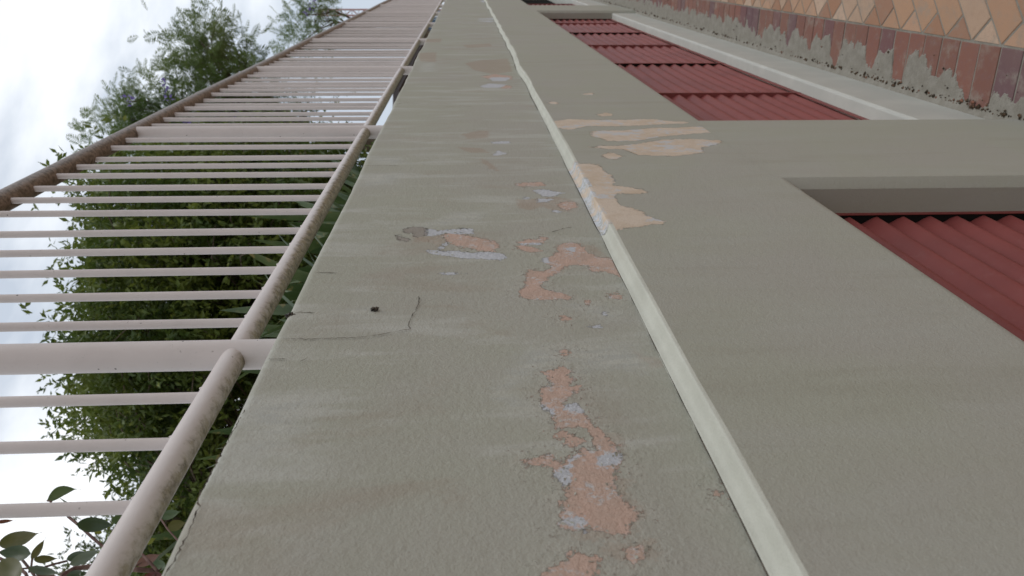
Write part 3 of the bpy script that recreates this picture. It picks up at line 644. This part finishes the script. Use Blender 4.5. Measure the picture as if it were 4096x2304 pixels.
# broad dense tree behind the near bars
P1 = [(290,760),(380,700),(560,640),(900,560),(1180,560),(1420,640),(1380,900),(1160,1300),(980,1650),(860,1900),(700,2010),(600,1960),(560,1890),(470,1830),(340,1800),(250,1770),(300,1640),(350,1500),(270,1380),(330,1250),(370,1120),(350,960),(390,850)]
P1b = [(640,1960),(820,1900),(1000,1640),(1000,2000),(700,2304),(520,2304),(560,2120)]
cl = clump_points(P1, 620, 5.4, 8.0)+clump_points([(700,560),(1300,560),(1420,640),(1150,1300),(900,1750),(700,1750),(640,1000)], 220, 6.0, 7.8)+clump_points(P1b, 60, 5.4, 6.8)
cl += clump_points([(760,620),(1200,620),(1380,700),(1120,1250),(900,1600),(760,1500)], 200, 8.2, 9.8)
tree('dense_tree', 'dense small-leaved green tree behind the near railing bars', cl, (5.6, 2.6, 1.9), (5.6, 2.7, 3.0), dense_leaf(.052, 165, .125), M_LF1, .10, 'trees behind the railing', 16)
# feathery tree above the rail
P2 = [(440,500),(440,440),(480,420),(540,360),(630,360),(710,240),(790,150),(830,70),(890,60),(930,110),(960,170),(980,250),(1200,330),(1280,480),(1250,600),(900,620),(600,640),(420,640),(360,560)]
P2b = [(600,360),(700,320),(800,220),(800,110),(870,90),(930,180),(940,300),(820,400),(620,480),(460,520),(420,430)]
cl = clump_points(P2, 50, 8.2, 10.0)+clump_points(P2b, 18, 8.6, 9.8)+clump_points([(820,330),(1150,400),(1250,600),(700,640)], 26, 8.4, 9.6)+clump_points([(770,90),(890,60),(940,160),(950,280),(800,360),(720,260)], 15, 8.7, 9.6)+clump_points([(460,480),(520,400),(640,380),(640,480),(560,560)], 12, 8.6, 9.4)
fl = [at_dist(x_, y_, 8.3) for x_, y_ in ((520,400),(665,395),(620,590),(745,505),(805,560),(945,470),(665,330))]
tree('feathery_tree', 'airy feathery-leaved tree with a few purple blossoms above the top rail', cl, (9.3, 1.6, 1.9), (9.2, 1.3, 3.6), frond_leaf(.18, 19, .135), M_LF2, .13, 'trees behind the railing', 12, fl)
P3 = [(1160,215),(1190,140),(1200,60),(1220,-40),(1290,-60),(1300,40),(1330,50),(1310,110),(1250,170),(1200,230)]
cl = clump_points(P3, 20, 14.5, 16); fl = [at_dist(x_, y_, 14.4) for x_, y_ in ((1240,35),(1262,12),(1225,60))]
tree('blossom_tree', 'distant feathery tree tip with purple flowers near the top edge', cl, (16.5, .9, 1.9), (15.8, .75, 3.4), frond_leaf(.26, 14, .21), M_LF2, .10, 'trees behind the railing', 6, fl)
P4 = [(330,2304),(300,2240),(350,2170),(420,2130),(520,2110),(640,2060),(700,2200),(560,2500),(240,2500),(250,2330)]
cl = clump_points(P4, 70, 8.0, 9.5)
tree('brownish_tree', 'hazy brownish green tree at the lower left corner behind the climber', cl, (6.9, 5.6, 1.9), (6.9, 5.6, 3.4), dense_leaf(.055, 110, .17), M_LF3, .11, 'trees behind the railing', 8)

# strap-leaved clumps at the back of the wall
def strap(root, base, d, ln, wd, droop, mat_):
    d = np.array(d)/np.linalg.norm(d); hor = np.array([d[0], d[1], 0]); hor /= np.linalg.norm(hor)+1e-6; s = np.cross(d, [0, 0, 1]); s /= np.linalg.norm(s)
    vs = []; n = 9; p = np.array(base, float); dd = d.copy()
    for i in range(n+1):
        t = i/n; w_ = wd*(.55+.9*t)*(1-t**3.2) if i < n else .0004; k = np.cross(s, dd)
        vs += [p-s*w_*.5+k*w_*.14, p-k*w_*.06, p+s*w_*.5+k*w_*.14]
        dd = dd+hor*droop/n-np.array([0, 0, 1])*droop*t*1.7/n; dd /= np.linalg.norm(dd); p = p+dd*ln/n
    fs = []
    for i in range(n): fs += [(3*i, 3*i+1, 3*i+4, 3*i+3), (3*i+1, 3*i+2, 3*i+5, 3*i+4)]
    o = put('strap_leaf', mesh('strap_leaf', vs, fs), mat_, root, True); return o
places = ['nearest to the climber at the lower left', 'beside the near post', 'behind the bars just past the near post', 'midway between the two nearest posts', 'just before the second post', 'behind the second post']
for k, (x_, y_) in enumerate([(1.10, .36), (1.55, .36), (2.0, .38), (2.6, .38), (3.2, .42), (3.8, .40)]):
    root = empty('strap_plant', (x_, y_, 1.93)); tag(root, 'dark strap-leaved plant '+places[k], 'plant', 'strap-leaved plants behind the wall')
    for q in range((8, 38, 44, 44, 40, 8)[k]):
        a = rng.uniform(0, 2*math.pi); til = rng.uniform(.05, .55)
        d = (math.cos(a)*til, math.sin(a)*til*.55+.05, 1.0); b = (x_+rng.normal(0, .06), y_+rng.normal(0, .05), 1.92)
        strap(root, b, d, (.46, .48, .54, .60, .64, .46)[k]*rng.uniform(.75, 1.1), rng.uniform(.022, .028)+.004*k, rng.uniform(.1, .8), M_DRY if rng.random() < .06 else M_STRAP)
    if k in (1, 2, 3):
        for q in range(3): strap(root, (x_+rng.normal(0, .1), .33, 1.99), (rng.uniform(-.4, .9), -.12, .75), rng.uniform(.22, .34), .018, 2.6, M_DRY)

# climber with ovate leaves poking through near the lower left corner
cc = lambda p: (p[0]*.3133, 1850+p[1]*.3133)
cl_root = empty('climber', tuple(on_y(600, 2290, .24))); tag(cl_root, 'climber with glossy green and reddish oval leaves beside the lower rail', 'plant')
LCOL = {'dg': ((.035, .060, .020), (.06, .09, .03)), 'mg': ((.07, .115, .045), (.11, .155, .06)), 'ol': ((.10, .105, .03), (.15, .14, .05)), 'gg': ((.10, .135, .085), (.14, .17, .11)), 'rd': ((.14, .055, .035), (.20, .09, .05)), 'pk': ((.24, .13, .10), (.30, .18, .13)), 'yl': ((.20, .22, .04), (.25, .26, .06)), 'dr': ((.10, .025, .02), (.15, .04, .03))}
LM = {k: leaf_mat('climber_'+k, a, b, None, 22, .3, .32, .5) for k, (a, b) in LCOL.items()}
def ovate(p0, p1, wpx, col, Y, fold=.35, curl=.12, bend=0.0):
    a = on_y(*cc(p0), Y); b = on_y(*cc(p1), Y+rng.normal(0, .012)); dv = b-a; ln = np.linalg.norm(dv); d = dv/ln
    view = (a+b)/2-CAM; dist = view@VW; view = view/np.linalg.norm(view); s = np.cross(d, view); s /= np.linalg.norm(s); nrm = np.cross(s, d)
    wd = wpx*.3133/F_PX*dist; vs = []; n = 12
    for i in range(n+1):
        t = i/n; w_ = wd*.5*(math.sin(math.pi*min(t/.86, 1)**.78)**.85 if t < .86 else 0)+wd*.5*.10*max(0, 1-t)*(t > .5)
        mid = a+d*ln*t+nrm*ln*curl*math.sin(math.pi*t)+s*bend*ln*math.sin(math.pi*t)
        if i in (0, n): w_ = .0003
        vs += [mid-s*w_+nrm*w_*fold*-1, mid-s*w_*.5+nrm*w_*fold*-.38, mid, mid+s*w_*.5+nrm*w_*fold*-.38, mid+s*w_+nrm*w_*fold*-1]
    fs = [(5*i+j, 5*i+j+1, 5*i+j+6, 5*i+j+5) for i in range(n) for j in range(4)]
    put('leaf', mesh('leaf', vs, fs), LM[col], cl_root, True)
for a in [((600,490),(1035,340),140,'mg',.17,.3,.05,.10), ((770,455),(1140,500),30,'dg',.17,.5,.05,-.10), ((-60,765),(205,735),50,'rd',.2), ((-20,1050),(535,890),200,'ol',.2,.5), ((395,1165),(-120,1140),195,'dg',.18), ((400,1240),(590,950),95,'ol',.2), ((430,1240),(770,1225),100,'ol',.2),
          ((20,1240),(250,1520),270,'ol',.16), ((350,1350),(790,1425),110,'gg',.18), ((460,1430),(790,1490),90,'rd',.2), ((850,1235),(1140,1150),120,'dg',.23), ((890,1305),(1300,1100),135,'gg',.19), ((975,790),(1490,800),185,'dg',.2), ((1420,745),(1720,690),130,'mg',.22),
          ((2040,700),(2315,620),120,'mg',.26), ((1850,1030),(2005,960),80,'yl',.28), ((2140,830),(2400,760),140,'ol',.27), ((1740,1310),(2070,1160),130,'pk',.25), ((1950,1290),(2130,1350),140,'mg',.24), ((2070,1440),(1800,1440),90,'dr',.24), ((850,1460),(1070,1380),95,'dg',.22), ((1150,1500),(1000,1370),80,'dg',.25), ((1300,900),(1180,870),50,'yl',.4)]:
    ovate(*a)
stems = [([(870,690),(1030,820),(1180,960),(1310,1070),(1560,1130),(1800,1160),(1900,1260),(2010,1385)], .0020, .23), ([(2040,700),(2140,850),(2260,985),(2360,1100)], .0013, .26), ([(250,1200),(370,1345),(450,1460),(520,1600)], .0017, .2), ([(-30,1215),(200,1310),(330,1420),(390,1560)], .0020, .19), ([(570,1335),(700,1295),(860,1255)], .0014, .2),
         ([(780,1450),(950,1355),(1160,1330),(1700,1365),(2010,1385)], .0034, .25), ([(410,1235),(400,1320),(370,1400)], .0013, .2), ([(230,1360),(350,1350),(480,1320)], .0011, .2), ([(640,515),(660,500),(600,488)], .0010, .165), ([(1960,1450),(2030,1380),(2090,1340)], .0012, .24), ([(640,515),(870,690)], .0013, .20), ([(1700,1340),(1860,1250),(1900,1210)], .0010, .25)]
for pts, r_, Y in stems:
    MB().tube([on_y(*cc(p), Y) for p in pts], r_, 7).build('stem', M_TWIG, cl_root, True, fix=False)
strap(cl_root, on_y(*cc((1930,1300)), .3), on_y(*cc((2240,1045)), .3)-on_y(*cc((1930,1300)), .3), .11, .009, .05, LM['gg']).name = 'grass_blade'

# ------------------------------------------------------------------ far things
g = G('house_brick'); br = g.N.new('ShaderNodeTexBrick'); g.L.new(g.pos, br.inputs['Vector'])
M_HB = g.fin(g.mix(g.noise(1.5, 4), (.27, .10, .07), (.34, .14, .10)), .9, None, .1)
M_ROOF = G('house_roof').fin((.085, .075, .075), .8, None, .2); M_WHT = G('house_trim').fin((.62, .60, .57), .6, None, .3); M_GLS = G('house_glass').fin((.03, .04, .05), .15, None, .6); M_BLU = G('house_blue').fin((.07, .12, .18), .5, None, .3)
hs = empty('brick_house', (40, 6, 1.93)); tag(hs, 'low red brick house with dark roof seen under the lower rail', 'house')
HX0, HX1, HY0, HY1, HZ = 27.2, 52, 3.72, 11, 4.02
MB().box((HX0, HY0, 1.9), (HX1, HY1, HZ)).build('wall', M_HB, hs)
rf = MB().add([(HX0-.35, HY0-.35, HZ), (HX1+.4, HY0-.35, HZ), (HX1+.4, HY1+.4, HZ), (HX0-.35, HY1+.4, HZ), (HX0-.35, HY0-.35, HZ+.2), (HX1+.4, HY0-.35, HZ+.2), (HX1+.4, HY1+.4, HZ+.2), (HX0-.35, HY1+.4, HZ+.2), (HX0+2.6, HY0+2.3, HZ+.62), (HX1-2.6, HY0+2.3, HZ+.62), (HX1-2.6, HY1-2.3, HZ+.62), (HX0+2.6, HY1-2.3, HZ+.62)],
  [(0,3,2,1),(0,1,5,4),(1,2,6,5),(2,3,7,6),(3,0,4,7),(4,5,9,8),(5,6,10,9),(6,7,11,10),(7,4,8,11),(8,9,10,11)]).build('roof', M_ROOF, hs)
MB().tube([(HX0-.4, HY0-.42, HZ+.2), (HX1+.45, HY0-.42, HZ+.2)], .07, 8).build('gutter', M_ROOF, hs)
for x_ in (31.5, 36.4, 43.0): MB().tube([(x_, HY0-.1, 1.9), (x_, HY0-.1, HZ-.02)], .07, 8).build('downpipe', M_WHT, hs)
for x_ in (29.0, 33.6, 39.5, 47):
    wn = MB().box((x_, HY0-.04, 2.6), (x_+1.6, HY0+.02, 3.5)).build('window', M_WHT, hs); MB().box((x_+.08, HY0-.06, 2.68), (x_+1.52, HY0-.045, 3.42)).build('pane', M_GLS, wn)
# second building farther along
h2 = empty('blue_shed', (60, 5, 1.93)); tag(h2, 'small blue-grey building beyond the brick house under the rail', 'building')
MB().box((55, 3.0, 1.9), (66, 9, 4.9)).build('wall', M_BLU, h2); MB().box((54.7, 2.7, 4.903), (66.3, 9.3, 5.1)).build('roof', M_ROOF, h2); MB().box((57, 2.95, 2.9), (59, 2.99, 4.2)).build('window', M_GLS, h2)
# lattice mast against the sky
g = G('mast_paint'); M_MAST = g.fin((.36, .20, .18), .6, None, .3)
mb = MB(); d_ = ray(1400, 50); az = math.atan2(d_[1], d_[0]); cx, cy = 130*math.cos(az), -.5+130*math.sin(az); hw = .42
for sx in (-1, 1):
    for sy in (-1, 1): mb.tube([(cx+sx*hw, cy+sy*hw, 2), (cx+sx*hw, cy+sy*hw, 24)], .10, 6)
mast = empty('lattice_mast', (cx, cy, 2)); tag(mast, 'thin pinkish lattice mast rising above the far end of the top rail', 'mast')
mb.build('leg_frame', M_MAST, mast); mb = MB()
for k in range(22):
    z0 = 2+k; s_ = 1 if k % 2 else -1
    for sy in (-1, 1): mb.tube([(cx-s_*hw, cy+sy*hw, z0), (cx+s_*hw, cy+sy*hw, z0+1)], .06, 4)
    for sx in (-1, 1): mb.tube([(cx+sx*hw, cy-s_*hw, z0), (cx+sx*hw, cy+s_*hw, z0+1)], .06, 4)
    for a, b in (((-1,-1),(1,-1)),((1,-1),(1,1)),((1,1),(-1,1)),((-1,1),(-1,-1))): mb.tube([(cx+a[0]*hw, cy+a[1]*hw, z0), (cx+b[0]*hw, cy+b[1]*hw, z0)], .028, 4)
mb.build('bracing', M_MAST, mast)
